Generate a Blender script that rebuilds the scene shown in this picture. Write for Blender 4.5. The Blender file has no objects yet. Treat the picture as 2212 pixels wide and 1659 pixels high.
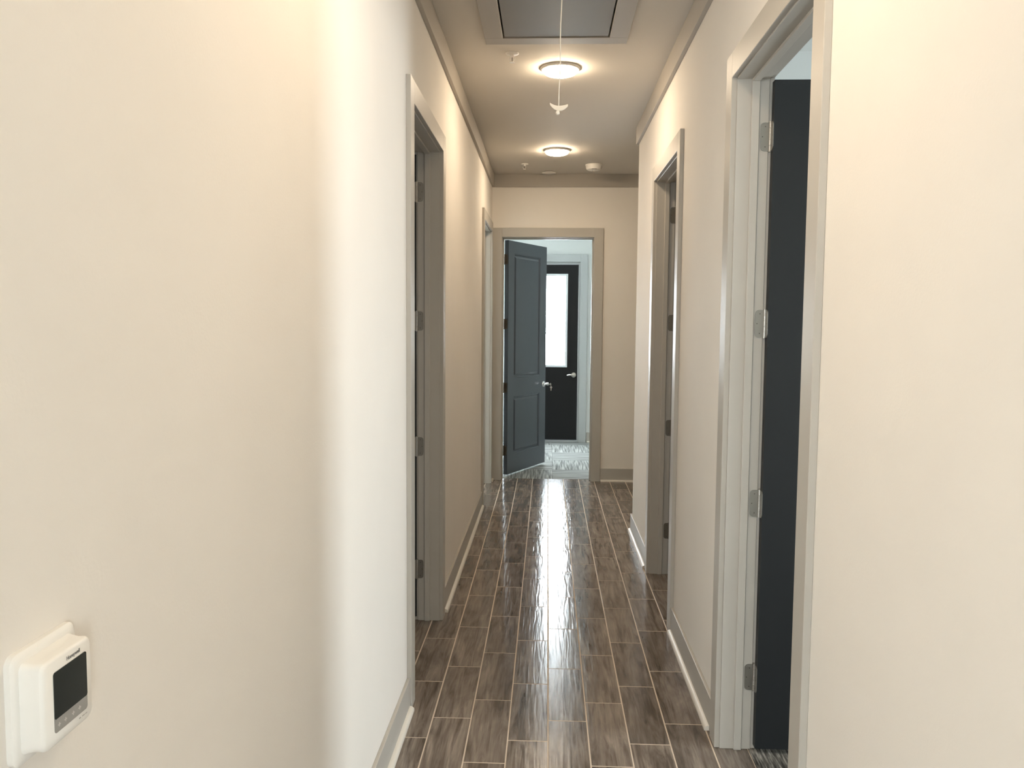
import bpy, bmesh, math, random
from mathutils import Matrix, Vector, Euler
random.seed(7)
S = bpy.context.scene
COL = S.collection
PI = math.pi

# ------------------------------------------------------------------ camera, world, exposure
CAM_R = [[0.9990354243566457, -0.010798416831846893, 0.04256307172259133],
         [0.043251366244821794, 0.07454151723747278, -0.9962795197763988],
         [0.007585525591088473, 0.9971594438212282, 0.07493666258678529]]
FPX = 1788.58
cd = bpy.data.cameras.new('camera')
cam = bpy.data.objects.new('camera', cd)
COL.objects.link(cam)
cam.matrix_world = Matrix.Translation((0, 0, 1.62)) @ Matrix(CAM_R).to_4x4()
cd.sensor_fit = 'HORIZONTAL'
cd.sensor_width = 36.0
cd.lens = FPX / 2212.0 * 36.0
cd.clip_start = 0.02
S.camera = cam
S.view_settings.view_transform = 'Standard'
S.view_settings.look = 'None'
S.view_settings.gamma = 1.0
S.view_settings.use_curve_mapping = False
S.view_settings.exposure = 0.12

w = bpy.data.worlds.new('overcast_sky')
S.world = w
w.use_nodes = True
bg = w.node_tree.nodes['Background']
bg.inputs[0].default_value = (0.86, 0.93, 1.0, 1)
bg.inputs[1].default_value = 1.0

DAY = (0.86, 0.95, 1.0)       # daylight through the frosted panes
WARM = (1.0, 0.80, 0.575)      # disk lamps
E_LAMP = 118.0
E_EXT = 46.0                   # exterior door lite and side light
E_OFFICE = 26.0                # office window (right)
E_SIDE = 8.0
E_LEFT_FILL = 0.6                 # unseen near left window, added to brighten the right wall
E_LEFT2 = 15.0                 # left far room window
E_LOBBY = 23.0                 # lobby windows behind the camera

# ------------------------------------------------------------------ dimensions (m)
XL, XR = -0.572, 0.673        # hall wall faces
WT = 0.114                    # wall thickness
YE = 8.40                     # end wall face
ZC = 3.09                     # ceiling
ZCR = 2.962                   # underside of the crown board
YCOR = 6.39                   # right wall ends here
YB = 0.30                     # hall begins (lobby behind)
CT = 0.020                    # casing thickness
CW = 0.091                    # casing width
TW, TL_, TX0, TY0 = 0.1572, 0.5074, 0.0179, 3.2687   # tile pitch and phase
YD = 11.16                    # back wall of the far room

# ------------------------------------------------------------------ materials
def new_mat(name):
    m = bpy.data.materials.new(name)
    m.use_nodes = True
    nt = m.node_tree
    b = nt.nodes['Principled BSDF']
    return m, nt, b

def N(nt, t, **kw):
    n = nt.nodes.new(t)
    for k, v in kw.items():
        setattr(n, k, v)
    return n

def simple(name, col, rough=0.5, metal=0.0, bump=None, spec=0.5, var=0.0):
    m, nt, b = new_mat(name)
    b.inputs['Roughness'].default_value = rough
    b.inputs['Metallic'].default_value = metal
    b.inputs['Specular IOR Level'].default_value = spec
    tc = N(nt, 'ShaderNodeTexCoord')
    if var > 0:
        nz = N(nt, 'ShaderNodeTexNoise')
        nz.inputs['Scale'].default_value = 3.0
        nz.inputs['Detail'].default_value = 3.0
        nt.links.new(tc.outputs['Object'], nz.inputs['Vector'])
        r = N(nt, 'ShaderNodeValToRGB')
        r.color_ramp.elements[0].position = 0.3
        r.color_ramp.elements[1].position = 0.7
        r.color_ramp.elements[0].color = tuple(c * (1 - var) for c in col) + (1,)
        r.color_ramp.elements[1].color = tuple(min(1, c * (1 + var)) for c in col) + (1,)
        nt.links.new(nz.outputs['Fac'], r.inputs[0])
        nt.links.new(r.outputs[0], b.inputs['Base Color'])
    else:
        b.inputs['Base Color'].default_value = tuple(col) + (1,)
    if bump:
        sc, st, dist = bump
        nz = N(nt, 'ShaderNodeTexNoise')
        nz.inputs['Scale'].default_value = sc
        nz.inputs['Detail'].default_value = 2.0
        nt.links.new(tc.outputs['Object'], nz.inputs['Vector'])
        bp = N(nt, 'ShaderNodeBump')
        bp.inputs['Strength'].default_value = st
        bp.inputs['Distance'].default_value = dist
        nt.links.new(nz.outputs['Fac'], bp.inputs['Height'])
        nt.links.new(bp.outputs['Normal'], b.inputs['Normal'])
    return m

def emitter(name, col, strength):
    m, nt, b = new_mat(name)
    b.inputs['Base Color'].default_value = (0.85, 0.87, 0.88, 1)
    b.inputs['Roughness'].default_value = 0.35
    b.inputs['Emission Color'].default_value = tuple(col) + (1,)
    b.inputs['Emission Strength'].default_value = strength
    return m

M = {}
M['wall'] = simple('cream_wall_paint', (0.845, 0.800, 0.735), 0.8, bump=(170, 0.22, 0.0012), spec=0.2, var=0.012)
M['room_wall'] = simple('white_room_paint', (0.70, 0.72, 0.70), 0.6, bump=(170, 0.2, 0.001), spec=0.3)
M['ceiling'] = simple('ceiling_paint', (0.70, 0.655, 0.59), 0.75, bump=(140, 0.2, 0.001), spec=0.2)
M['trim'] = simple('grey_trim_paint', (0.48, 0.452, 0.405), 0.45, bump=(60, 0.05, 0.0006), var=0.015)
M['crown'] = simple('grey_crown_paint', (0.42, 0.385, 0.335), 0.55, var=0.015)
M['room_trim'] = simple('pale_grey_trim_paint', (0.46, 0.48, 0.475), 0.4)
M['shoe'] = simple('cream_shoe_paint', (0.74, 0.695, 0.62), 0.4, bump=(90, 0.1, 0.0008))
M['hatch'] = simple('hatch_panel_paint', (0.215, 0.190, 0.160), 0.55, bump=(35, 0.12, 0.001), var=0.03)
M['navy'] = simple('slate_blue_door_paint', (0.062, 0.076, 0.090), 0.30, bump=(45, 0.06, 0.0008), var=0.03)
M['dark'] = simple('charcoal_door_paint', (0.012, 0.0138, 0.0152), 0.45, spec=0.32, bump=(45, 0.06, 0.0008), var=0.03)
M['black'] = simple('black_door_paint', (0.006, 0.0065, 0.007), 0.42, spec=0.3)
M['nickel'] = simple('satin_nickel', (0.46, 0.44, 0.405), 0.38, 1.0)
M['leaf'] = simple('satin_nickel_leaf', (0.31, 0.295, 0.265), 0.45, 1.0)
M['chrome'] = simple('bright_chrome', (0.86, 0.86, 0.85), 0.12, 1.0)
M['bronze'] = simple('dark_hinge_metal', (0.20, 0.18, 0.15), 0.4, 0.9)
M['screw'] = simple('screw_slot', (0.09, 0.08, 0.07), 0.5, 0.6)
M['plastic'] = simple('white_plastic', (0.92, 0.90, 0.85), 0.38)
M['fixture'] = simple('white_fixture_enamel', (0.88, 0.85, 0.80), 0.4)
M['black_vent'] = simple('dark_vent', (0.03, 0.028, 0.025), 0.6)
M['screen'] = simple('dark_display', (0.028, 0.032, 0.030), 0.16)
M['key_strip'] = simple('grey_touch_strip', (0.34, 0.33, 0.31), 0.4)
M['touch_mark'] = simple('pale_touch_mark', (0.62, 0.60, 0.57), 0.5)
M['print'] = simple('grey_print', (0.20, 0.19, 0.18), 0.6)
M['faint_print'] = simple('faint_print', (0.45, 0.43, 0.40), 0.6)
M['cord'] = simple('white_cord', (0.82, 0.78, 0.70), 0.7)
M['frame_white'] = simple('white_lite_frame', (0.78, 0.82, 0.83), 0.4)
M['metal_sill'] = simple('aluminium_threshold', (0.42, 0.44, 0.45), 0.4, 0.7)
M['grout'] = simple('beige_grout', (0.66, 0.55, 0.44), 0.85, bump=(300, 0.3, 0.001), var=0.06)
M['attic'] = simple('dark_backing', (0.05, 0.04, 0.03), 0.9)  # keeps the hatch gap dark; also backs the carpet tiles
M['lens'] = emitter('warm_lamp_lens', WARM, E_LAMP)
M['ext_pane'] = emitter('daylit_frosted_glass', DAY, E_EXT)
M['office_pane'] = emitter('daylit_office_glass', DAY, E_OFFICE)
M['left_pane'] = emitter('daylit_left_room_glass', DAY, E_LEFT2)
M['side_pane'] = emitter('daylit_side_light_glass', DAY, E_SIDE)
M['left_fill_pane'] = emitter('added_left_fill_glass', DAY, E_LEFT_FILL)
M['lobby_pane'] = emitter('daylit_lobby_glass', DAY, E_LOBBY)

def tile_material():
    m, nt, b = new_mat('wood_look_tile')
    L = nt.links.new
    tc = N(nt, 'ShaderNodeTexCoord')
    oi = N(nt, 'ShaderNodeObjectInfo')
    mul = N(nt, 'ShaderNodeVectorMath', operation='SCALE')
    cmb = N(nt, 'ShaderNodeCombineXYZ')
    m1 = N(nt, 'ShaderNodeMath', operation='MULTIPLY'); m1.inputs[1].default_value = 37.0
    m2 = N(nt, 'ShaderNodeMath', operation='MULTIPLY'); m2.inputs[1].default_value = 91.0
    L(oi.outputs['Random'], m1.inputs[0]); L(oi.outputs['Random'], m2.inputs[0])
    L(m1.outputs[0], cmb.inputs[0]); L(m2.outputs[0], cmb.inputs[1])
    add = N(nt, 'ShaderNodeVectorMath', operation='ADD')
    L(tc.outputs['Object'], add.inputs[0]); L(cmb.outputs[0], add.inputs[1])
    def noise(scale_vec, sc, detail, dist=0.0, rough=0.55):
        mp = N(nt, 'ShaderNodeMapping'); mp.inputs['Scale'].default_value = scale_vec
        L(add.outputs[0], mp.inputs['Vector'])
        nz = N(nt, 'ShaderNodeTexNoise')
        nz.inputs['Scale'].default_value = sc
        nz.inputs['Detail'].default_value = detail
        nz.inputs['Distortion'].default_value = dist
        nz.inputs['Roughness'].default_value = rough
        L(mp.outputs[0], nz.inputs['Vector'])
        return nz
    grain = noise((26, 2.6, 1), 1.0, 5.0, 1.1, 0.6)
    fine = noise((150, 6, 1), 1.0, 3.0, 0.4)
    blot = noise((7, 3.2, 1), 1.0, 3.0, 0.8)
    r1 = N(nt, 'ShaderNodeValToRGB')
    e = r1.color_ramp.elements
    e[0].position, e[0].color = 0.34, (0.104, 0.081, 0.064, 1)
    e[1].position, e[1].color = 0.68, (0.300, 0.252, 0.212, 1)
    k = r1.color_ramp.elements.new(0.48); k.color = (0.202, 0.165, 0.136, 1)
    L(grain.outputs['Fac'], r1.inputs[0])
    r2 = N(nt, 'ShaderNodeValToRGB')
    e = r2.color_ramp.elements
    e[0].position, e[0].color = 0.25, (0.62, 0.60, 0.58, 1)
    e[1].position, e[1].color = 0.65, (1.08, 1.08, 1.08, 1)
    L(blot.outputs['Fac'], r2.inputs[0])
    mx = N(nt, 'ShaderNodeMix', data_type='RGBA', blend_type='MULTIPLY')
    mx.inputs[0].default_value = 1.0
    L(r1.outputs[0], mx.inputs[6]); L(r2.outputs[0], mx.inputs[7])
    r3 = N(nt, 'ShaderNodeValToRGB')
    e = r3.color_ramp.elements
    e[0].position, e[0].color = 0.3, (0.80, 0.79, 0.78, 1)
    e[1].position, e[1].color = 0.7, (1.12, 1.12, 1.12, 1)
    L(fine.outputs['Fac'], r3.inputs[0])
    mx2 = N(nt, 'ShaderNodeMix', data_type='RGBA', blend_type='MULTIPLY')
    mx2.inputs[0].default_value = 1.0
    L(mx.outputs[2], mx2.inputs[6]); L(r3.outputs[0], mx2.inputs[7])
    # slight tone shift per tile
    hv = N(nt, 'ShaderNodeHueSaturation')
    mr = N(nt, 'ShaderNodeMapRange')
    mr.inputs[3].default_value = 0.86; mr.inputs[4].default_value = 1.14
    L(oi.outputs['Random'], mr.inputs[0]); L(mr.outputs[0], hv.inputs['Value'])
    L(mx2.outputs[2], hv.inputs['Color'])
    L(hv.outputs[0], b.inputs['Base Color'])
    b.inputs['Roughness'].default_value = 0.17
    b.inputs['Anisotropic'].default_value = 0.75
    tg = N(nt, 'ShaderNodeCombineXYZ'); tg.inputs[1].default_value = 1.0
    L(tg.outputs[0], b.inputs['Tangent'])
    b.inputs['Specular IOR Level'].default_value = 0.55
    wav = noise((66, 4.5, 1), 1.0, 0.6, 0.7, 0.4)
    bp = N(nt, 'ShaderNodeBump')
    bp.inputs['Strength'].default_value = 0.5
    bp.inputs['Distance'].default_value = 0.001
    L(wav.outputs['Fac'], bp.inputs['Height'])
    L(bp.outputs['Normal'], b.inputs['Normal'])
    return m
M['tile'] = tile_material()

def carpet_material(name, c0, c1, c2, sv):
    m, nt, b = new_mat(name)
    L = nt.links.new
    tc = N(nt, 'ShaderNodeTexCoord')
    def noise(sv, sc, det):
        mp = N(nt, 'ShaderNodeMapping'); mp.inputs['Scale'].default_value = sv
        L(tc.outputs['Object'], mp.inputs['Vector'])
        nz = N(nt, 'ShaderNodeTexNoise'); nz.inputs['Scale'].default_value = sc
        nz.inputs['Detail'].default_value = det
        L(mp.outputs[0], nz.inputs['Vector'])
        return nz
    a = noise(sv, 1.0, 3.0)
    r = N(nt, 'ShaderNodeValToRGB')
    e = r.color_ramp.elements
    e[0].position, e[0].color = 0.33, c0 + (1,)
    e[1].position, e[1].color = 0.66, c2 + (1,)
    k = e.new(0.5); k.color = c1 + (1,)
    L(a.outputs['Fac'], r.inputs[0]); L(r.outputs[0], b.inputs['Base Color'])
    b.inputs['Roughness'].default_value = 0.95
    b.inputs['Specular IOR Level'].default_value = 0.1
    f = noise((420, 300, 1), 1.0, 2.0)
    bp = N(nt, 'ShaderNodeBump'); bp.inputs['Strength'].default_value = 0.6
    bp.inputs['Distance'].default_value = 0.003
    L(f.outputs['Fac'], bp.inputs['Height']); L(bp.outputs['Normal'], b.inputs['Normal'])
    return m
M['carpet'] = carpet_material('grey_striped_carpet', (0.14, 0.147, 0.14), (0.30, 0.31, 0.30), (0.52, 0.53, 0.51), (62, 2.4, 1))
M['carpet_dark'] = carpet_material('charcoal_striped_carpet', (0.035, 0.032, 0.028), (0.13, 0.12, 0.105), (0.36, 0.33, 0.29), (120, 11, 1))

# ------------------------------------------------------------------ mesh helpers
def bx(bm, x0, x1, y0, y1, z0, z1, bev=0.0, seg=1):
    if x0 > x1: x0, x1 = x1, x0
    if y0 > y1: y0, y1 = y1, y0
    if z0 > z1: z0, z1 = z1, z0
    vs = [bm.verts.new(p) for p in ((x0,y0,z0),(x1,y0,z0),(x1,y1,z0),(x0,y1,z0),(x0,y0,z1),(x1,y0,z1),(x1,y1,z1),(x0,y1,z1))]
    fs = [bm.faces.new([vs[i] for i in q]) for q in ((3,2,1,0),(4,5,6,7),(0,1,5,4),(1,2,6,5),(2,3,7,6),(3,0,4,7))]
    if bev > 0:
        es = list({e for f in fs for e in f.edges})
        bmesh.ops.bevel(bm, geom=es, offset=bev, segments=seg, affect='EDGES', profile=0.5)
    return bm

def box(x0, x1, y0, y1, z0, z1, bev=0.0, seg=1):
    return bx(bmesh.new(), x0, x1, y0, y1, z0, z1, bev, seg)

def prism(pts, axis, a0, a1, bm=None):
    """extrude a 2-D outline along an axis; outline in the other two axes (x,y,z order)"""
    bm = bm or bmesh.new()
    def P(u, v, a):
        return {'x': (a, u, v), 'y': (u, a, v), 'z': (u, v, a)}[axis]
    lo = [bm.verts.new(P(u, v, a0)) for u, v in pts]
    hi = [bm.verts.new(P(u, v, a1)) for u, v in pts]
    n = len(pts)
    bm.faces.new(lo); bm.faces.new(hi[::-1])
    for i in range(n):
        bm.faces.new((lo[i], lo[(i+1) % n], hi[(i+1) % n], hi[i]))
    bmesh.ops.recalc_face_normals(bm, faces=bm.faces)
    return bm

def lathe(prof, seg=32, bm=None, mat=None):
    """prof: list of (r, z); revolved about z"""
    bm = bm or bmesh.new()
    start = len(bm.verts)
    rings, new = [], []
    for r, z in prof:
        if r < 1e-6:
            v = [bm.verts.new((0, 0, z))]
        else:
            v = [bm.verts.new((r*math.cos(2*PI*i/seg), r*math.sin(2*PI*i/seg), z)) for i in range(seg)]
        rings.append(v); new += v
    for a, b in zip(rings, rings[1:]):
        for i in range(seg):
            j = (i+1) % seg
            if len(a) == 1 and len(b) == 1: continue
            if len(a) == 1: bm.faces.new((a[0], b[i], b[j]))
            elif len(b) == 1: bm.faces.new((a[i], a[j], b[0]))
            else: bm.faces.new((a[i], a[j], b[j], b[i]))
    for ring in (rings[0], rings[-1]):
        if len(ring) > 1:
            bm.faces.new(ring)
    bmesh.ops.recalc_face_normals(bm, faces=bm.faces)
    if mat is not None:
        bmesh.ops.transform(bm, matrix=mat, verts=new)
    return bm

def tube(path, radii, seg=10, bm=None, flat=1.0):
    bm = bm or bmesh.new()
    pts = [Vector(p) for p in path]
    if not isinstance(radii, (list, tuple)): radii = [radii]*len(pts)
    rings = []
    up = Vector((0, 0, 1))
    for i, p in enumerate(pts):
        t = (pts[min(i+1, len(pts)-1)] - pts[max(i-1, 0)]).normalized()
        a = up if abs(t.dot(up)) < 0.9 else Vector((1, 0, 0))
        u = t.cross(a).normalized(); v = u.cross(t).normalized()
        rings.append([bm.verts.new(p + radii[i]*(math.cos(2*PI*k/seg)*u + flat*math.sin(2*PI*k/seg)*v)) for k in range(seg)])
    for a, b in zip(rings, rings[1:]):
        for k in range(seg):
            j = (k+1) % seg
            bm.faces.new((a[k], a[j], b[j], b[k]))
    bm.faces.new(rings[0]); bm.faces.new(rings[-1])
    bmesh.ops.recalc_face_normals(bm, faces=bm.faces)
    return bm

def obj(name, bm, mat, parent=None, smooth=False, loc=None):
    me = bpy.data.meshes.new(name)
    bm.to_mesh(me); bm.free()
    me.materials.append(M[mat] if isinstance(mat, str) else mat)
    if smooth:
        for p in me.polygons: p.use_smooth = True
        try: me.set_sharp_from_angle(angle=math.radians(38))
        except Exception: pass
    o = bpy.data.objects.new(name, me)
    COL.objects.link(o)
    if parent: o.parent = parent
    if loc: o.location = loc
    return o

def tag(o, label=None, cat=None, group=None, kind=None):
    if label: o['label'] = label
    if cat: o['category'] = cat
    if group: o['group'] = group
    if kind: o['kind'] = kind
    return o

def empty(name, loc=(0, 0, 0), rotz=0.0):
    o = bpy.data.objects.new(name, None)
    COL.objects.link(o)
    o.location = loc; o.rotation_euler = (0, 0, rotz)
    o.empty_display_size = 0.05
    return o

def struct(name, bm, mat, label, cat):
    return tag(obj(name, bm, mat), label, cat, kind='structure')

# ------------------------------------------------------------------ door openings of the hall
ZO = 2.497          # head of the near openings
L1 = (3.430, 4.362); L2 = (7.250, 8.190); R1 = (2.168, 3.084); R2 = (4.368, 5.288)
FE = (-0.464, 0.449); ZOF = 2.462
ROUT = 0.022        # rough opening is wider than the jamb faces by this much
TOPW = ZC + 0.02

def wall_run(bm, xa, xb, y0, y1, openings, zo):
    """wall parallel to Y between xa and xb with door openings cut out"""
    y = y0
    for a, b in sorted(openings):
        bx(bm, xa, xb, y, a - ROUT, 0, TOPW)
        bx(bm, xa, xb, a - ROUT, b + ROUT, zo + ROUT, TOPW)
        y = b + ROUT
    bx(bm, xa, xb, y, y1, 0, TOPW)

bm = bmesh.new(); wall_run(bm, XL - WT, XL, YB, YE, [L1, L2], ZO)
struct('wall_left', bm, 'wall', 'long cream wall along the left side of the hallway', 'wall')
bm = bmesh.new(); wall_run(bm, XR, XR + WT, YB, YCOR, [R1, R2], ZO)
struct('wall_right', bm, 'wall', 'cream wall along the right side of the hallway, ending at an outside corner', 'wall')
bm = bmesh.new()
bx(bm, XL - WT - 0.2, FE[0] - ROUT, YE, YE + WT, 0, TOPW)
bx(bm, FE[1] + ROUT, 2.6, YE, YE + WT, 0, TOPW)
bx(bm, FE[0] - ROUT, FE[1] + ROUT, YE, YE + WT, ZOF + ROUT, TOPW)
struct('wall_end', bm, 'wall', 'beige end wall around the open doorway at the far end', 'wall')

# side alcove beyond the right-hand corner
bm = bmesh.new()
bx(bm, XR + WT, 2.6, YCOR - WT, YCOR, 0, TOPW)
bx(bm, 2.5, 2.6, YCOR, YE, 0, TOPW)
struct('wall_alcove', bm, 'wall', 'cream alcove walls beyond the right-hand corner', 'wall')

# ------------------------------------------------------------------ ceiling with a hatch opening
HX0, HX1, HY0, HY1 = -0.247, 0.300, 3.02, 4.372
bm = bmesh.new()
zt = ZC + 0.14
bx(bm, XL - WT, HX0, YB, YE, ZC, zt)
bx(bm, HX1, XR + WT, YB, YE, ZC, zt)
bx(bm, HX0, HX1, YB, HY0, ZC, zt)
bx(bm, HX0, HX1, HY1, YE, ZC, zt)
bx(bm, XR + WT, 2.6, YCOR - WT, YE, ZC, zt)
struct('ceiling', bm, 'ceiling', 'beige painted hallway ceiling', 'ceiling')
struct('trim_9', box(HX0 - .05, HX1 + .05, HY0 - .05, HY1 + .05, zt, zt + 0.02), 'attic', 'unseen dark lid added above the ceiling hatch to keep out light', 'light-blocking lid')  # unseen lid added to block sky light and keep the hatch gap dark

# ------------------------------------------------------------------ floor: grout bed with single tiles
bm = bmesh.new()
XT0 = TX0 - 5 * TW
XT1 = TX0 + 5 * TW
YT1 = 8.492
XCAR = 0.780
bx(bm, XT0, XCAR, YB, YT1, -0.03, -0.0009)
bx(bm, XCAR, XT1, 3.9, YT1, -0.03, -0.0009)
bx(bm, XT1, 2.55, YCOR - 0.05, YE + 0.02, -0.03, -0.0009)
floor = struct('floor', bm, 'grout', 'grey-brown wood-look plank tile floor with pale grout', 'floor')
GAP = 0.0052
tile_cache = {}
def tile_mesh(l, w_=None):
    w_ = w_ or TW
    k = (round(l, 4), round(w_, 4))
    if k not in tile_cache:
        b = bmesh.new()
        a, c = (w_ - GAP)/2, (l - GAP)/2
        e = 0.0009
        lo = [b.verts.new((sx*a, sy*c, -0.008)) for sx, sy in ((-1,-1),(1,-1),(1,1),(-1,1))]
        md = [b.verts.new((sx*a, sy*c, -e)) for sx, sy in ((-1,-1),(1,-1),(1,1),(-1,1))]
        hi = [b.verts.new((sx*(a-e), sy*(c-e), 0)) for sx, sy in ((-1,-1),(1,-1),(1,1),(-1,1))]
        b.faces.new(hi)
        for p, q in ((lo, md), (md, hi)):
            for i in range(4):
                b.faces.new((p[i], p[(i+1) % 4], q[(i+1) % 4], q[i]))
        b.faces.new(lo[::-1])
        me = bpy.data.meshes.new('floor_tile'); b.to_mesh(me); b.free()
        me.materials.append(M['tile'])
        tile_cache[k] = me
    return tile_cache[k]
def lay(col, ya, yb):
    if yb - ya < 0.03: return
    wd = XCAR - (TX0 + 4*TW) if (col == 4 and ya < 3.9) else TW      # cut tiles at the office carpet
    o = bpy.data.objects.new('floor_tile', tile_mesh(yb - ya, wd))
    COL.objects.link(o); o.parent = floor
    o.location = (TX0 + col*TW + wd/2, (ya + yb)/2, random.uniform(-0.0003, 0.0))
    o.rotation_euler = (random.uniform(-.0011, .0011), random.uniform(-.0022, .0022), 0)
for col in range(-5, 15):
    ylo, yhi = (YB, YT1) if col < 5 else (YCOR - 0.05, YE + 0.02)
    off = -((-col) % 3) * TL_ / 3.0
    n0 = math.floor((ylo - TY0 - off)/TL_) - 1
    for n in range(n0, n0 + 40):
        ya, yb = TY0 + off + n*TL_, TY0 + off + (n+1)*TL_
        ya, yb = max(ya, ylo), min(yb, yhi)
        if yb > ya: lay(col, ya, yb)

# ------------------------------------------------------------------ adjoining rooms
def room(name, x0, x1, y0, y1, walls, mat, label, zc=2.9, t=0.1, holes=None):
    """shell around a room: walls is any of 'l','r','n','f'; holes: {side:(a0,a1,z0,z1)}"""
    bm = bmesh.new()
    holes = holes or {}
    def seg(side, a0, a1):
        def B(p, q, z0, z1):
            if side == 'l': bx(bm, x0 - t, x0, p, q, z0, z1)
            if side == 'r': bx(bm, x1, x1 + t, p, q, z0, z1)
            if side == 'n': bx(bm, p, q, y0 - t, y0, z0, z1)
            if side == 'f': bx(bm, p, q, y1, y1 + t, z0, z1)
        hs = sorted(holes.get(side, []))
        a = a0
        for (h0, h1, z0, z1) in hs:
            B(a, h0, 0, zc)
            if z0 > 0: B(h0, h1, 0, z0)
            B(h0, h1, z1, zc)
            a = h1
        B(a, a1, 0, zc)
    for s_ in walls:
        if s_ in 'lr': seg(s_, y0, y1)
        else: seg(s_, x0 - t, x1 + t)
    struct('wall_' + name, bm, mat, label, 'wall')
    struct('ceiling_' + name, box(x0 - t, x1 + t, y0 - t, y1 + t, zc, zc + 0.05), mat, 'ceiling of the ' + name.replace('_', ' '), 'ceiling')

def window(num, axis, pos, a0, a1, z0, z1, pane, label, depth=0.1, sign=1):
    """frosted window: frame and pane filling a wall hole. axis 'x': pane in plane x=pos"""
    root = tag(empty('window_%d' % num, ((pos if axis == 'x' else (a0+a1)/2), (pos if axis == 'y' else (a0+a1)/2), z0)), label, 'window', kind='structure')
    fw = 0.035
    bm = bmesh.new()
    def B(p, q, u, v, d0, d1):
        if axis == 'x': bx(bm, pos + d0, pos + d1, p, q, u, v)
        else: bx(bm, p, q, pos + d0, pos + d1, u, v)
    d0, d1 = 0.0, depth*sign
    B(a0, a0+fw, z0, z1, d0, d1); B(a1-fw, a1, z0, z1, d0, d1)
    B(a0+fw, a1-fw, z0, z0+fw, d0, d1); B(a0+fw, a1-fw, z1-fw, z1, d0, d1)
    f = obj('window_frame', bm, 'frame_white', root)
    bm = bmesh.new()
    B(a0+fw, a1-fw, z0+fw, z1-fw, depth*sign*0.45, depth*sign*0.6)
    p = obj('glass_pane', bm, pane, root)
    for o in (f, p): o.matrix_parent_inverse = root.matrix_world.inverted() if False else Matrix.Translation(-Vector(root.location))
    return root

def carpet_floor(name, mat, x0, x1, y0, y1, px, py, label, pitch=0.61, zt=0.002):
    fl = struct('floor_' + name, box(x0, x1, y0, y1, -0.03, -0.006), 'attic', label, 'floor')
    cache = {}
    i0 = math.floor((x0 - px)/pitch); j0 = math.floor((y0 - py)/pitch)
    for i in range(i0, i0 + 12):
        for j in range(j0, j0 + 12):
            a, b = max(px + i*pitch, x0), min(px + (i+1)*pitch, x1)
            c, d = max(py + j*pitch, y0), min(py + (j+1)*pitch, y1)
            if b - a < 0.02 or d - c < 0.02: continue
            turn = (i + j) % 2
            w_, h_ = (b-a)/2 - .0012, (d-c)/2 - .0012
            if turn: w_, h_ = h_, w_
            k = (round(w_, 4), round(h_, 4))
            if k not in cache:
                me = bpy.data.meshes.new('carpet_tile')
                t = box(-w_, w_, -h_, h_, -0.008, 0, 0.0015); t.to_mesh(me); t.free()
                me.materials.append(M[mat]); cache[k] = me
            o = bpy.data.objects.new('carpet_tile', cache[k]); COL.objects.link(o); o.parent = fl
            o.location = ((a+b)/2, (c+d)/2, zt); o.rotation_euler = (0, 0, PI/2 if turn else 0)
    return fl

# far room with the exterior door
FX0, FX1, FY0 = -0.80, 2.40, YE + WT
ED = (-0.412, 0.402)            # exterior door slab
room('far_room', FX0, FX1, FY0, YD, 'lrf', 'room_wall', 'pale far room wall seen through the end doorway', zc=2.95,
     holes={'f': [(-0.768, -0.566, 0.06, 2.46), (ED[0] - 0.03, ED[1] + 0.03, 0.0, 2.418)]})
window(1, 'y', YD, -0.768, -0.566, 0.06, 2.46, 'side_pane', 'narrow white side light beside the exterior door, glimpsed past the hinges')
carpet_floor('far_room', 'carpet', FX0, FX1, YT1, YD + 0.05, 0.065, 9.03, 'light grey striped carpet tiles in the far room')

# office right (open charcoal door)
room('office', XR + WT, 4.0, 0.2, 3.9, 'rnf', 'room_wall', 'white office wall seen above the charcoal door', zc=2.85,
     holes={'r': [(1.75, 2.60, 0.6, 2.15)]})
window(2, 'x', 4.0, 1.75, 2.60, 0.6, 2.15, 'office_pane', 'office window right of the charcoal door, out of view')
carpet_floor('office', 'carpet_dark', XCAR, 4.0, 0.2, 3.9, XCAR, 2.70, 'dark grey striped office carpet at the right doorway')

# dim rooms
room('closet_left', -2.2, XL - WT, 2.6, 5.4, 'lnf', 'wall', 'dim room wall behind the near left doorway', zc=2.85,
     holes={'l': [(3.1, 4.2, 0.3, 1.7)]})
window(6, 'x', -2.2, 3.1, 4.2, 0.3, 1.7, 'left_fill_pane', 'unseen window added to the near left room to brighten the right wall', sign=-1)  # added glowing pane, fills light onto the right hall wall opposite
struct('floor_closet_left', box(-2.2, XT0, 2.6, 5.4, -0.03, 0.0), 'tile', 'tile floor of the near left room', 'floor')
room('store_right', XR + WT, 2.4, 4.1, YCOR - WT, 'rn', 'wall', 'dim room wall behind the second right doorway', zc=2.85)
struct('floor_store_right', box(XT1, 2.4, 4.1, YCOR - WT, -0.03, 0.0), 'tile', 'tile floor of the second right room', 'floor')
# left far room with a window in its far wall
room('left_far_room', -3.2, -0.9, 6.2, 10.6, 'lnf', 'room_wall', 'white wall of the far left room', zc=2.85,
     holes={'f': [(-2.8, -1.1, 0.2, 2.7)]})
struct('ceiling_left_room_strip', box(-0.8, XL - WT, 6.1, YE, 2.85, 2.9), 'room_wall', 'ceiling strip of the far left room beside the hall wall', 'ceiling')
struct('wall_left_room_return', box(-0.8, XL - WT, 6.1, 6.2, 0, 2.85), 'room_wall', 'short white wall of the far left room beside the hall wall', 'wall')
window(3, 'y', 10.6, -2.8, -1.1, 0.2, 2.7, 'left_pane', 'window in the far wall of the far left room, out of view')
struct('floor_left_far_room', box(-3.2, XT0, 6.2, 10.6, -0.03, 0.0), 'tile', 'tile floor of the far left room', 'floor')

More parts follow.
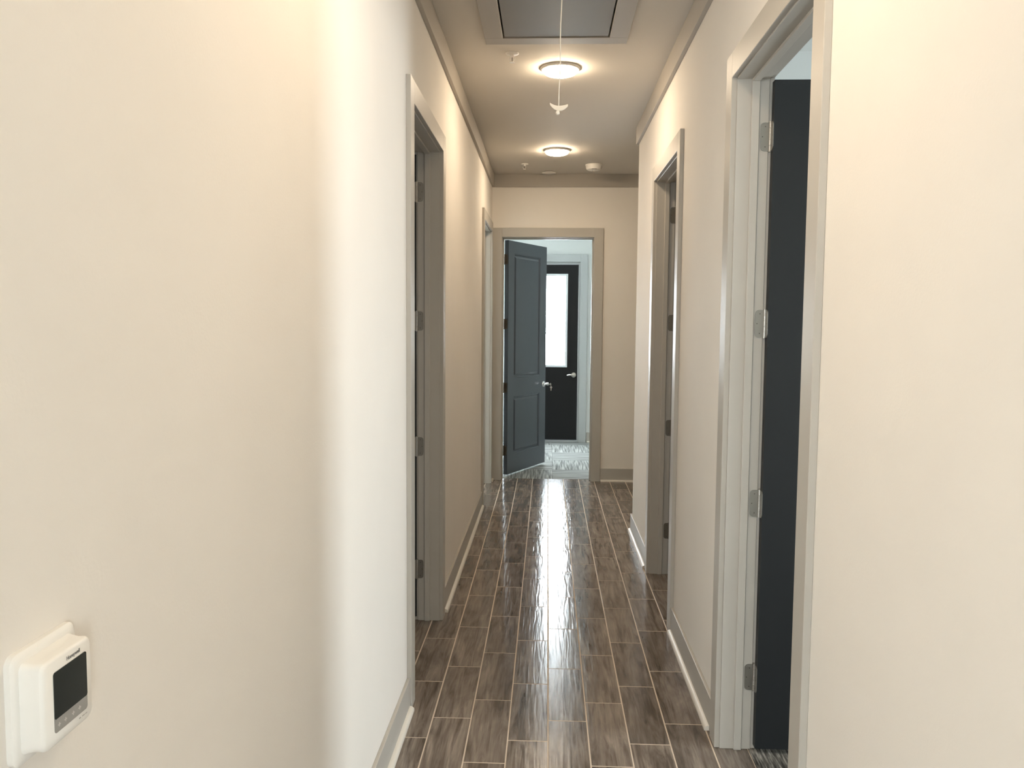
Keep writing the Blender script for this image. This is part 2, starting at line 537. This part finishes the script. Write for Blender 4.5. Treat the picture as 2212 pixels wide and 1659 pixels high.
# lobby behind the camera
room('lobby', -3.0, 3.0, -4.6, YB, 'lrn', 'wall', 'cream lobby wall behind the viewer', zc=ZC,
     holes={'n': [(-2.9, -1.5, 0.5, 2.6), (1.9, 2.7, 0.5, 2.6)]})
bm = bmesh.new()
bx(bm, -3.0, XL - WT, YB - 0.1, YB, 0, ZC); bx(bm, XR + WT, 3.0, YB - 0.1, YB, 0, ZC)
struct('wall_lobby_front', bm, 'wall', 'cream lobby wall either side of the hallway mouth', 'wall')
window(4, 'y', -4.6, -2.9, -1.5, 0.5, 2.6, 'lobby_pane', 'left lobby window behind the viewer', sign=-1)
window(5, 'y', -4.6, 1.9, 2.7, 0.5, 2.6, 'lobby_pane', 'right lobby window behind the viewer', sign=-1)
struct('floor_lobby', box(-3.0, 3.0, -4.6, YB, -0.03, 0.0), 'tile', 'tile floor of the lobby behind the viewer', 'floor')

# ------------------------------------------------------------------ door trims (casing, jamb, stop)
HZ = (0.285, 0.952, 1.620, 2.292)      # hinge heights
def doorway(num, label, wallface, nrm, y0, y1, zo, along, hinge_far=True, room_mat='trim'):
    """wall faces along 'y' (hall side walls) or 'x' (end wall).
    wallface: coordinate of hall-side face, nrm: +1 if the room is on the + side"""
    root = tag(empty('trim_%d' % num), label, 'door trim', kind='structure')
    def T(u0, u1, a0, a1, z0, z1, bev=0.0015):
        # u: distance from the hall face towards the room; a: along the wall
        d0, d1 = wallface + nrm*u0, wallface + nrm*u1
        if along == 'y': return box(d0, d1, a0, a1, z0, z1, bev)
        return box(a0, a1, d0, d1, z0, z1, bev)
    rv = 0.006
    for side, (ua, ub), mt in (('hall', (-CT, 0.0), 'trim'), ('room', (WT, WT + CT), room_mat)):
        obj('casing', T(ua, ub, y0 - rv - CW, y0 - rv, 0, zo + rv + CW), mt, root)
        obj('casing', T(ua, ub, y1 + rv, y1 + rv + CW, 0, zo + rv + CW), mt, root)
        obj('head_casing', T(ua, ub, y0 - rv, y1 + rv, zo + rv, zo + rv + CW), mt, root)
    jt = 0.019
    obj('jamb', T(-0.001, WT + 0.001, y0 - jt, y0, 0, zo + jt, 0.001), 'trim', root)
    obj('jamb', T(-0.001, WT + 0.001, y1, y1 + jt, 0, zo + jt, 0.001), 'trim', root)
    obj('head_jamb', T(-0.001, WT + 0.001, y0, y1, zo, zo + jt, 0.001), 'trim', root)
    s0, s1, sp = 0.050, 0.079, 0.011
    obj('door_stop', T(s0, s1, y0, y0 + sp, 0, zo, 0.002), 'trim', root)
    obj('door_stop', T(s0, s1, y1 - sp, y1, 0, zo, 0.002), 'trim', root)
    obj('head_stop', T(s0, s1, y0 + sp, y1 - sp, zo - sp, zo, 0.002), 'trim', root)
    return root

doorway(1, 'grey casing and jamb around the near left doorway', XL, -1, L1[0], L1[1], ZO, 'y')
doorway(2, 'grey casing around the far left doorway beside the end wall', XL, -1, L2[0], L2[1], ZO, 'y')
doorway(3, 'grey casing and jamb around the near right doorway with the charcoal door', XR, 1, R1[0], R1[1], ZO, 'y')
doorway(4, 'grey casing and jamb around the second right doorway', XR, 1, R2[0], R2[1], ZO, 'y')
doorway(5, 'grey casing around the end doorway with the slate blue door', YE, 1, FE[0], FE[1], ZOF, 'x', room_mat='room_trim')

# ------------------------------------------------------------------ baseboards and shoe mouldings
BH, BT, SW = 0.134, 0.014, 0.019
def base_profile(): return None
def shoe_pts(o, s):
    """quarter-round like outline in (depth, z); o = depth origin, s = direction"""
    pts = [(o, 0.0), (o + s*SW, 0.0), (o + s*SW, 0.006)]
    for i in range(1, 6):
        a = i/6*PI/2
        pts.append((o + s*SW*math.cos(a), 0.006 + 0.014*math.sin(a)))
    pts.append((o, 0.020))
    return pts
def baseboard(name, label, runs):
    """runs: (axis, face, dir, a0, a1, shoe a0, shoe a1)"""
    root = tag(empty(name), label, 'baseboard', kind='structure')
    for ax, face, d, a0, a1, s0, s1 in runs:
        if ax == 'y':
            obj('board', box(face, face + d*BT, a0, a1, 0, BH, 0.0025, 2), 'trim', root)
            obj('shoe_moulding', prism(shoe_pts(face + d*BT, d), 'y', s0, s1), 'shoe', root, smooth=True)
        else:
            obj('board', box(a0, a1, face, face + d*BT, 0, BH, 0.0025, 2), 'trim', root)
            obj('shoe_moulding', prism(shoe_pts(face + d*BT, d), 'x', s0, s1), 'shoe', root, smooth=True)
    return root
ca = CW + 0.006
baseboard('baseboard_left', 'grey baseboard with cream shoe moulding along the left wall',
          [('y', XL, 1, YB, L1[0] - ca, YB, L1[0] - ca - 0.012),
           ('y', XL, 1, L1[1] + ca, L2[0] - ca, L1[1] + ca + 0.03, L2[0] - ca - 0.02),
           ('y', XL, 1, L2[1] + ca, YE - CT, L2[1] + ca + 0.004, YE - CT)])
baseboard('baseboard_right', 'grey baseboard with cream shoe moulding along the right wall',
          [('y', XR, -1, YB, R1[0] - ca, YB, R1[0] - ca - 0.012),
           ('y', XR, -1, R1[1] + ca, R2[0] - ca, R1[1] + ca + 0.04, R2[0] - ca - 0.012),
           ('y', XR, -1, R2[1] + ca, YCOR + BT, R2[1] + ca + 0.02, YCOR + BT)])
baseboard('baseboard_end', 'grey baseboard with cream shoe moulding right of the end doorway',
          [('x', YE, -1, FE[1] + ca, 2.5, FE[1] + ca + 0.006, 2.5)])
baseboard('baseboard_far_room', 'pale grey baseboard in the far room right of the exterior door',
          [('x', YD, -1, ED[1] + 0.135, FX1, ED[1] + 0.14, FX1)])

# ------------------------------------------------------------------ crown boards
KT = 0.022
def crown(num, label, bms):
    root = tag(empty('trim_%d' % num), label, 'crown board', kind='structure')
    for b in bms: obj('crown_board', b, 'crown', root)
crown(6, 'flat grey crown board along the top of the left wall', [box(XL, XL + KT, YB, YE, ZCR, ZC, 0.001)])
crown(7, 'flat grey crown board along the top of the right wall', [box(XR - KT, XR, YB, YCOR + KT, ZCR, ZC, 0.001), box(XR, 2.5, YCOR, YCOR + KT, ZCR, ZC, 0.001)])
crown(8, 'flat grey crown board across the top of the end wall', [box(XL + KT, 2.5, YE - KT, YE, ZCR, ZC, 0.001)])

# ------------------------------------------------------------------ doors
def rounded_leaf(w_, h_, t, r=0.014, seg=5):
    """hinge leaf in the local XZ plane: x 0..w (free edge rounded), thickness along y"""
    pts = [(0, -h_/2)]
    for cx_, cz_, a0 in ((w_ - r, -h_/2 + r, -PI/2), (w_ - r, h_/2 - r, 0)):
        for i in range(seg + 1):
            a = a0 + i/seg*PI/2
            pts.append((cx_ + r*math.cos(a), cz_ + r*math.sin(a)))
    pts.append((0, h_/2))
    return prism(pts, 'y', 0, t)

def add_hinge(root, z, jamb_dir, slab_dir, metal, lw=0.031):
    """hinge at the pin (root origin): jamb leaf along jamb_dir, slab leaf along slab_dir (angles in root space)"""
    h = 0.101
    b = bmesh.new()
    n = 5
    for i in range(n):
        z0 = -h/2 + h*i/n
        lathe([(0.0058, z0 + .0006), (0.0058, z0 + h/n - .0006)], 14, b)
    lathe([(0.0, h/2), (0.0066, h/2), (0.0066, h/2 + .003), (0.0, h/2 + .0045)], 14, b)
    lathe([(0.0, -h/2 - .0045), (0.0066, -h/2 - .003), (0.0066, -h/2), (0.0, -h/2)], 14, b)
    hb = obj('hinge', b, metal, root, smooth=True, loc=(0, 0, z))
    for nm, (ang, off) in (('jamb_leaf', jamb_dir), ('slab_leaf', slab_dir)):
        lf = obj(nm, rounded_leaf(lw + 0.004, h, 0.0022), ('leaf' if metal == 'nickel' else metal), hb)
        lf.rotation_euler = (0, 0, ang)
        lf.location = off
        # countersunk screws, three to a leaf
        sb = bmesh.new()
        for sx, sz in ((0.014, 0.036), (0.024, 0.0), (0.014, -0.036)):
            for y0, s in ((-0.0005, 1), (0.0027, 1)):
                lathe([(0.0, 0.0), (0.0021, 0.0), (0.0021, 0.0002), (0.0, 0.0002)], 8, sb,
                      Matrix.Translation((sx + 0.004, y0, sz)) @ Matrix.Rotation(PI/2, 4, 'X'))
        sc = obj('screw', sb, 'screw', hb)
        sc.rotation_euler = lf.rotation_euler; sc.location = lf.location
    return hb

def panelled_slab(wd, z0, z1, th, panels, name, mat, root, ysgn):
    """slab along +x from the pin, thickness from y=0 to ysgn*th; panels routed on both faces.
    The panels themselves are separate parts with a raised field and moulding."""
    b = bmesh.new()
    y0, y1 = 0.0, ysgn*th
    xs = [0.003, panels[0][0], panels[0][1], wd]
    # stiles and rails as one slab with openings
    bx(b, xs[0], xs[1], y0, y1, z0, z1); bx(b, xs[2], xs[3], y0, y1, z0, z1)
    zs = [z0] + [v for p in sorted(panels, key=lambda q: q[2]) for v in (p[2], p[3])] + [z1]
    for k in range(0, len(zs), 2):
        bx(b, xs[1], xs[2], y0, y1, zs[k], zs[k+1])
    bmesh.ops.remove_doubles(b, verts=b.verts, dist=1e-5)
    slab = obj(name, b, mat, root)
    for (a0, a1, c0, c1) in panels:
        pb = bmesh.new()
        # profile (inset, depth below face): bead, cove, flat groove, raised bevel, field
        prof = [(0.0, 0.0), (0.006, 0.0035), (0.010, 0.0035), (0.016, 0.0145), (0.028, 0.0145), (0.044, 0.0045), (0.048, 0.0040)]
        for f, s in ((y1, -ysgn), (y0, ysgn)):
            rings = []
            for ins, dp in prof:
                rings.append([pb.verts.new((x_, f + s*dp, z_)) for x_, z_ in ((a0+ins, c0+ins), (a1-ins, c0+ins), (a1-ins, c1-ins), (a0+ins, c1-ins))])
            for r0, r1 in zip(rings, rings[1:]):
                for i in range(4):
                    pb.faces.new((r0[i], r0[(i+1) % 4], r1[(i+1) % 4], r1[i]))
            pb.faces.new(rings[-1])
        bmesh.ops.recalc_face_normals(pb, faces=pb.faces)
        # orient normals outward on each face
        for fc in pb.faces:
            c = fc.calc_center_median()
            out = 1 if abs(c.y - y1) < abs(c.y - y0) else -1
            want = Vector((0, out*ysgn, 0))
            if fc.normal.dot(want) < 0: fc.normal_flip()
        obj('raised_panel', pb, mat, root)
    return slab

def lever_set(root, x, z, yface, ysgn, toward, metal, flip=1, length=0.105):
    """rose + neck + lever on a face at y=yface, pointing out along ysgn"""
    T = Matrix.Translation((x, yface, z)) @ Matrix.Rotation(-ysgn*PI/2, 4, 'X')
    rose = obj('rose', lathe([(0.0, 0.0), (0.033, 0.0), (0.0335, 0.004), (0.031, 0.009), (0.020, 0.013), (0.0, 0.0135)], 32, None, T), metal, root, smooth=True)
    hd = bmesh.new()
    lathe([(0.0, 0.010), (0.0125, 0.010), (0.0115, 0.030), (0.014, 0.044), (0.0155, 0.058), (0.013, 0.066), (0.0, 0.068)], 24, hd, T)
    y = yface + ysgn*0.055
    pts = [(x + toward*t, y - ysgn*0.0 + ysgn*0.006*math.sin(t/length*PI), z + 0.004*math.sin(t/length*PI*1.2)) for t in [i/8*length for i in range(9)]]
    tube(pts, [0.0125, 0.0122, 0.0115, 0.011, 0.0105, 0.010, 0.0098, 0.0092, 0.0065], 14, hd)
    lev = obj('lever', hd, metal, root, smooth=True)
    return rose, lev

# --- slate blue door at the end doorway
d1 = tag(empty('door_1', (-0.450, 8.550, 0), math.radians(64.5)), 'slate blue two-panel door standing ajar in the end doorway', 'door', kind='structure')
panelled_slab(0.905, 0.030, 2.452, 0.044, [(0.132, 0.752, 1.028, 2.326), (0.132, 0.752, 0.228, 0.838)], 'slab', 'navy', d1, -1)
for z in HZ:
    z_ = z*0.985
    add_hinge(d1, z_, (-math.radians(64.5) - PI/2 + 0.0, (-0.002, 0.0, 0)), (-PI/2, (0.001, 0.0, 0)), 'bronze', lw=0.033)
lever_set(d1, 0.845, 0.926, -0.044, -1, -1, 'chrome')
lever_set(d1, 0.845, 0.926, 0.0, 1, -1, 'chrome')
obj('latch_plate', box(0.9045, 0.9062, -0.034, -0.010, 0.895, 0.957, 0.0004), 'nickel', d1)

# keys hanging in the lever's lock
kroot = tag(empty('key'), 'small silver key with a second one hanging from the lever of the slate blue door', 'key')
th = math.radians(64.5)
def d1w(x, y, z):
    return Vector((-0.450 + x*math.cos(th) - y*math.sin(th), 8.550 + x*math.sin(th) + y*math.cos(th), z))
kp = d1w(0.845, -0.044 - 0.066, 0.926)
kroot.location = kp
nrm = Vector((math.sin(th), -math.cos(th), 0))
kb = bmesh.new()
bx(kb, -0.001, 0.001, 0.0, 0.014, -0.004, 0.004)
lathe([(0.0, -0.0012), (0.0115, -0.0012), (0.0115, 0.0012), (0.0, 0.0012)], 18, kb, Matrix.Translation((0, 0.024, 0)) @ Matrix.Rotation(PI/2, 4, 'Y'))
o = obj('inserted_key', kb, 'nickel', kroot); o.rotation_euler = (0, 0, math.atan2(nrm.y, nrm.x) - PI/2)
rb = bmesh.new()
ring = [(0.0, 0.009*math.cos(a), 0.009*math.sin(a)) for a in [i/16*2*PI for i in range(17)]]
tube([(p[0], p[1], p[2] - 0.012) for p in ring], 0.0011, 6, rb)
o = obj('split_ring', rb, 'nickel', kroot, smooth=True, loc=nrm*0.031); o.rotation_euler = (0, 0, math.atan2(nrm.y, nrm.x))
hb_ = bmesh.new()
lathe([(0.0, -0.0013), (0.0125, -0.0013), (0.0125, 0.0013), (0.0, 0.0013)], 20, hb_, Matrix.Translation((0, 0, -0.034)) @ Matrix.Rotation(PI/2, 4, 'Y'))
prism([(-0.0045, -0.044), (0.0045, -0.044), (0.0045, -0.050), (0.0035, -0.054), (0.0045, -0.058), (0.003, -0.063), (0.0042, -0.068), (0.0, -0.074), (-0.0045, -0.070)], 'x', -0.001, 0.001, hb_)
o = obj('hanging_key', hb_, 'nickel', kroot, loc=nrm*0.033); o.rotation_euler = (0, 0, math.atan2(nrm.y, nrm.x) - PI/2 + 0.35)

# --- exterior door in the far room
d2 = tag(empty('door_2', (0, YD - 0.022, 0)), 'black exterior door with a tall frosted glass lite in the far room', 'door', kind='structure')
z0, z1 = 0.036, 2.384
lx0, lx1, lz0, lz1 = -0.272, 0.262, 1.016, 2.262
b = bmesh.new()
bx(b, ED[0], lx0, 0, 0.044, z0, z1); bx(b, lx1, ED[1], 0, 0.044, z0, z1)
bx(b, lx0, lx1, 0, 0.044, z0, lz0); bx(b, lx0, lx1, 0, 0.044, lz1, z1)
obj('slab', b, 'black', d2)
b = bmesh.new(); fw = 0.030
bx(b, lx0, lx0+fw, -0.010, 0.05, lz0, lz1, 0.003); bx(b, lx1-fw, lx1, -0.010, 0.05, lz0, lz1, 0.003)
bx(b, lx0+fw, lx1-fw, -0.010, 0.05, lz0, lz0+fw, 0.003); bx(b, lx0+fw, lx1-fw, -0.010, 0.05, lz1-fw, lz1, 0.003)
obj('lite_frame', b, 'frame_white', d2)
obj('glass_pane', box(lx0+fw, lx1-fw, 0.016, 0.024, lz0+fw, lz1-fw), 'ext_pane', d2)
lever_set(d2, 0.352, 0.912, 0.0, -1, -1, 'nickel', length=0.09)
obj('threshold', box(ED[0] - 0.02, ED[1] + 0.02, -0.05, 0.07, 0.0, 0.032, 0.004), 'metal_sill', d2)
# frame and casing of the exterior door
t10 = tag(empty('trim_10'), 'pale grey casing around the black exterior door', 'door trim', kind='structure')
for a0, a1 in ((ED[0] - 0.029, ED[0] - 0.004), (ED[1] + 0.004, ED[1] + 0.029)):
    obj('jamb', box(a0, a1, YD - 0.012, YD + 0.095, 0.0, 2.39, 0.001), 'room_trim', t10)
obj('head_jamb', box(ED[0] - 0.029, ED[1] + 0.029, YD - 0.012, YD + 0.095, 2.39, 2.416, 0.001), 'room_trim', t10)
for a0, a1 in ((ED[0] - 0.120, ED[0] - 0.024), (ED[1] + 0.024, ED[1] + 0.120)):
    obj('casing', box(a0, a1, YD - 0.032, YD - 0.0125, 0, 2.518, 0.0015), 'room_trim', t10)
obj('head_casing', box(ED[0] - 0.024, ED[1] + 0.024, YD - 0.032, YD - 0.0125, 2.42, 2.518, 0.0015), 'room_trim', t10)

# --- side doors: pin position, closed slab runs back along -Y, opened by 'ang'
def side_door(num, label, pin, rot, mirror, wd, ztop, metal, angle_jamb):
    """slab along local +x; thickness toward local y*mirror"""
    d = tag(empty('door_%d' % num, pin, rot), label, 'door', kind='structure')
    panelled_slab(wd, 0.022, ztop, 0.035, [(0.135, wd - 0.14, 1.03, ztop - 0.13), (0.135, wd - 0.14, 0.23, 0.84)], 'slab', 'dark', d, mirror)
    for z in HZ:
        add_hinge(d, z, (angle_jamb, (0, 0.0, 0)), (mirror*PI/2, (0.0008 if mirror > 0 else 0.0008, 0, 0)), metal)
    lever_set(d, wd - 0.065, 0.926, mirror*0.035, mirror, -1, metal)
    lever_set(d, wd - 0.065, 0.926, 0.0, -mirror, -1, metal)
    return d
# right near office: pin on the room side of the far jamb, slab swung square into the office
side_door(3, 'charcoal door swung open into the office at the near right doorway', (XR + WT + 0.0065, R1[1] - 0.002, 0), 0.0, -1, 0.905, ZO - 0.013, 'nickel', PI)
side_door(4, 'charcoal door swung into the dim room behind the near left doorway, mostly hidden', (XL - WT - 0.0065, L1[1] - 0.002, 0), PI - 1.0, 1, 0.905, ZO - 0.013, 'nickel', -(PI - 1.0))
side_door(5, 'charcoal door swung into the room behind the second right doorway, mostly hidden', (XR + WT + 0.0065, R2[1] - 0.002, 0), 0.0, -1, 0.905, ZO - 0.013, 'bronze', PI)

# ------------------------------------------------------------------ ceiling fixtures
def disk_light(loc, label):
    r = tag(empty('ceiling_light', loc), label, 'ceiling light', 'warm disk lights in the hallway ceiling')
    obj('trim_ring', lathe([(0.0, 0.0), (0.114, 0.0), (0.1165, -0.004), (0.115, -0.008), (0.109, -0.014), (0.104, -0.016), (0.099, -0.016)], 64), 'fixture', r, smooth=True)
    obj('lens', lathe([(0.0988, -0.0155), (0.0965, -0.025), (0.088, -0.034), (0.069, -0.0405), (0.038, -0.0435), (0.0, -0.044)], 64), 'lens', r, smooth=True)
    return r
disk_light((0.056, 4.93, ZC), 'glowing round disk light on the ceiling just beyond the hatch')
disk_light((0.061, 7.23, ZC), 'glowing round disk light on the ceiling near the end wall')
disk_light((0.056, 1.85, ZC), 'round disk light on the ceiling above the viewer, out of view')

def sprinkler(loc, label):
    r = tag(empty('sprinkler', loc), label, 'sprinkler', 'sprinkler heads in the hallway ceiling')
    obj('escutcheon', lathe([(0.0, 0.0), (0.037, 0.0), (0.036, -0.004), (0.026, -0.008), (0.016, -0.009), (0.0, -0.009)], 36), 'fixture', r, smooth=True)
    b = lathe([(0.0, -0.006), (0.011, -0.006), (0.011, -0.018), (0.007, -0.021), (0.0, -0.021)], 18)
    for s_ in (-1, 1):
        tube([(s_*0.009, 0, -0.018), (s_*0.0135, 0, -0.026), (s_*0.0125, 0, -0.037), (s_*0.006, 0, -0.045), (0, 0, -0.047)], 0.0022, 8, b)
    bd = obj('body', b, 'fixture', r, smooth=True)
    obj('glass_bulb', lathe([(0.0, -0.020), (0.0022, -0.022), (0.0026, -0.033), (0.0018, -0.043), (0.0, -0.044)], 10), 'bronze', bd, smooth=True)
    b = lathe([(0.0, -0.046), (0.007, -0.0475), (0.015, -0.049), (0.015, -0.0503), (0.006, -0.0495), (0.0, -0.0495)], 20)
    obj('deflector', b, 'fixture', bd, smooth=True)
sprinkler((-0.212, 4.665, ZC), 'nearer sprinkler head, beside the near corner of the ceiling hatch')
sprinkler((-0.235, 7.86, ZC), 'farther sprinkler head, near the end wall left of the second light')

t = tag(empty('sprinkler_cover', (-0.006, 8.275, ZC)), 'flat white round cover plate on the ceiling by the end wall', 'cover plate')
obj('plate', lathe([(0.0, -0.004), (0.066, -0.004), (0.070, -0.006), (0.070, -0.010), (0.066, -0.013), (0.0, -0.014)], 40), 'fixture', t, smooth=True)
obj('cup', lathe([(0.0, 0.0), (0.058, 0.0), (0.058, -0.0045), (0.0, -0.0045)], 32), 'black_vent', t, smooth=True)

t = tag(empty('smoke_detector', (0.413, 7.90, ZC)), 'white round smoke detector on the ceiling right of the lights', 'smoke detector')
obj('mount_plate', lathe([(0.0, 0.0), (0.079, 0.0), (0.079, -0.010), (0.0, -0.010)], 40), 'fixture', t, smooth=True)
hs = obj('housing', lathe([(0.0, -0.010), (0.075, -0.010), (0.0735, -0.030), (0.066, -0.045), (0.050, -0.052), (0.020, -0.054), (0.0, -0.054)], 40), 'fixture', t, smooth=True)
b = bmesh.new()
for i in range(-2, 3):
    a = -PI/2 + i*0.16
    bx(b, 0.060*math.cos(a) - 0.0035, 0.060*math.cos(a) + 0.0035, 0.060*math.sin(a) - 0.006, 0.060*math.sin(a) + 0.002, -0.0495, -0.046)
obj('vent', b, 'black_vent', hs)
obj('test_button', lathe([(0.0, -0.050), (0.010, -0.053), (0.009, -0.060), (0.0, -0.061)], 16, None, Matrix.Translation((0, -0.012, 0))), 'chrome', hs, smooth=True)

# ------------------------------------------------------------------ attic hatch and its pull cord
h = tag(empty('attic_hatch', ((HX0 + HX1)/2, (HY0 + HY1)/2, ZC)), 'grey attic hatch panel with a flat frame in the ceiling', 'hatch')
hx, hy = (HX1 - HX0)/2, (HY1 - HY0)/2
fw, ft = 0.094, 0.018
for a in ((-hx - fw, hx + fw, hy, hy + fw), (-hx - fw, hx + fw, -hy - fw, -hy), (-hx - fw, -hx, -hy, hy), (hx, hx + fw, -hy, hy)):
    obj('frame_board', box(a[0], a[1], a[2], a[3], -ft, 0.0, 0.0012), 'crown', h)
obj('panel', box(-hx + 0.008, hx - 0.008, -hy + 0.008, hy - 0.010, -0.014, 0.004, 0.0015), 'hatch', h)

PY = 3.06
pc = tag(empty('pull_cord', (0.041, PY, ZC - 0.012)), 'white pull cord with a winged plastic handle hanging from the ceiling hatch', 'pull cord')
zb = 2.395
L0 = ZC - 0.012
n = 14
obj('cord', tube([(0.0 - 0.010*(i/n) + 0.0012*math.sin(i*1.3), 0, -(L0 - zb)*i/n) for i in range(n+1)], 0.0019, 8), 'cord', pc, smooth=True)
b = bmesh.new()
dz = -(L0 - zb)
top, bot = [], []
m_ = 16
for i in range(m_ + 1):
    u = -1 + 2*i/m_
    x_ = u*0.0325
    up_ = dz + 0.002 + 0.010*abs(u)**2.4*(1.0 if u < 0 else 0.4) - 0.002*(1 - abs(u))
    thick = 0.0105*(1 - abs(u)**2.5)+0.004
    top.append((x_ - 0.010, up_ + 0.003)); bot.append((x_ - 0.010, up_ - thick))
prism(top + bot[::-1], 'y', -0.004, 0.004, b)
bmesh.ops.bevel(b, geom=[e for e in b.edges if abs(e.verts[0].co.y - e.verts[1].co.y) < 1e-6], offset=0.0012, segments=2, affect='EDGES')
obj('handle', b, 'cord', pc, smooth=True)
b = bmesh.new()
bmesh.ops.create_icosphere(b, subdivisions=2, radius=0.0075)
for v in b.verts:
    v.co *= 1 + 0.16*math.sin(v.co.x*900) * math.cos(v.co.z*760)
    v.co.z *= 1.15
bmesh.ops.translate(b, verts=b.verts, vec=(-0.0145, 0, dz - 0.021))
tube([(-0.011, 0, dz - 0.008), (-0.0135, 0, dz - 0.016)], 0.0022, 8, b)
obj('knot', b, 'cord', pc, smooth=True)

# ------------------------------------------------------------------ thermostat on the left wall
tm = tag(empty('thermostat', (XL, 0.887, 1.198)), 'white square thermostat with a dark display on the left wall', 'thermostat')
# local axes: x out of the wall, y along the hall, z up
def rrect(hw, hh, r, seg=6):
    pts = []
    for cx_, cz_, a0 in ((hw - r, hh - r, 0), (-hw + r, hh - r, PI/2), (-hw + r, -hh + r, PI), (hw - r, -hh + r, 3*PI/2)):
        for i in range(seg + 1):
            a = a0 + i/seg*PI/2
            pts.append((cx_ + r*math.cos(a), cz_ + r*math.sin(a)))
    return pts
def loft(sections, cap=True):
    b = bmesh.new()
    rings = []
    for x_, hw, hh, r in sections:
        rings.append([b.verts.new((x_, p, q)) for p, q in rrect(hw, hh, r)])
    n = len(rings[0])
    for a, c in zip(rings, rings[1:]):
        for i in range(n):
            b.faces.new((a[i], a[(i+1) % n], c[(i+1) % n], c[i]))
    b.faces.new(rings[0]); b.faces.new(rings[-1])
    bmesh.ops.recalc_face_normals(b, faces=b.faces)
    return b
obj('wall_plate', loft([(0.0, 0.060, 0.062, 0.012), (0.0065, 0.060, 0.062, 0.012), (0.0090, 0.0575, 0.0595, 0.012), (0.0098, 0.0545, 0.0565, 0.012)]), 'plastic', tm, smooth=True)
obj('body', loft([(0.0099, 0.0505, 0.0515, 0.010), (0.0135, 0.0495, 0.0505, 0.010), (0.022, 0.0482, 0.0492, 0.010), (0.030, 0.0485, 0.0495, 0.010), (0.0325, 0.0475, 0.0485, 0.010), (0.0345, 0.045, 0.046, 0.009)]), 'plastic', tm, smooth=True)
def flat(name, hw, hh, r, cy_, cz_, x0, x1, mat, par):
    b = loft([(x0, hw, hh, r), (x1, hw, hh, r)])
    bmesh.ops.translate(b, verts=b.verts, vec=(0, cy_, cz_))
    return obj(name, b, mat, par)
bz = flat('display_bezel', 0.0325, 0.0345, 0.004, 0.003, -0.0005, 0.0340, 0.0349, 'key_strip', tm)
flat('screen', 0.0323, 0.0265, 0.003, 0.003, 0.0073, 0.0349, 0.0353, 'screen', bz)
b = bmesh.new()
for yy in (-0.024, -0.012, 0.003, 0.016):
    bx(b, 0.0349, 0.03515, yy - 0.0025 + 0.003, yy + 0.0025 + 0.003, -0.0280, -0.0268)
    bx(b, 0.0349, 0.03515, yy - 0.0006 + 0.003, yy + 0.0006 + 0.003, -0.0298, -0.0250)
obj('touch_marks', b, 'touch_mark', bz)
cu = bpy.data.curves.new('brand_lettering', 'FONT')
cu.body = 'Honeywell'; cu.size = 0.0062; cu.align_x = 'CENTER'; cu.extrude = 0.0001; cu.offset = 0.00012
to = bpy.data.objects.new('lettering_source', cu); COL.objects.link(to)
bpy.context.view_layer.update()
me = bpy.data.meshes.new_from_object(to.evaluated_get(bpy.context.evaluated_depsgraph_get()))
bpy.data.objects.remove(to)
me.materials.clear(); me.materials.append(M['print'])
lt = bpy.data.objects.new('lettering', me); COL.objects.link(lt); lt.parent = tm
lt.rotation_euler = (PI/2, 0, PI/2); lt.location = (0.0348, 0.010, 0.0378)
b = bmesh.new()
for k, wd in enumerate((0.0035, 0.005, 0.004)):
    bx(b, 0.0344, 0.0347, 0.018 + k*0.0062, 0.018 + k*0.0062 + wd, -0.0408, -0.0396)
obj('small_print', b, 'faint_print', tm)
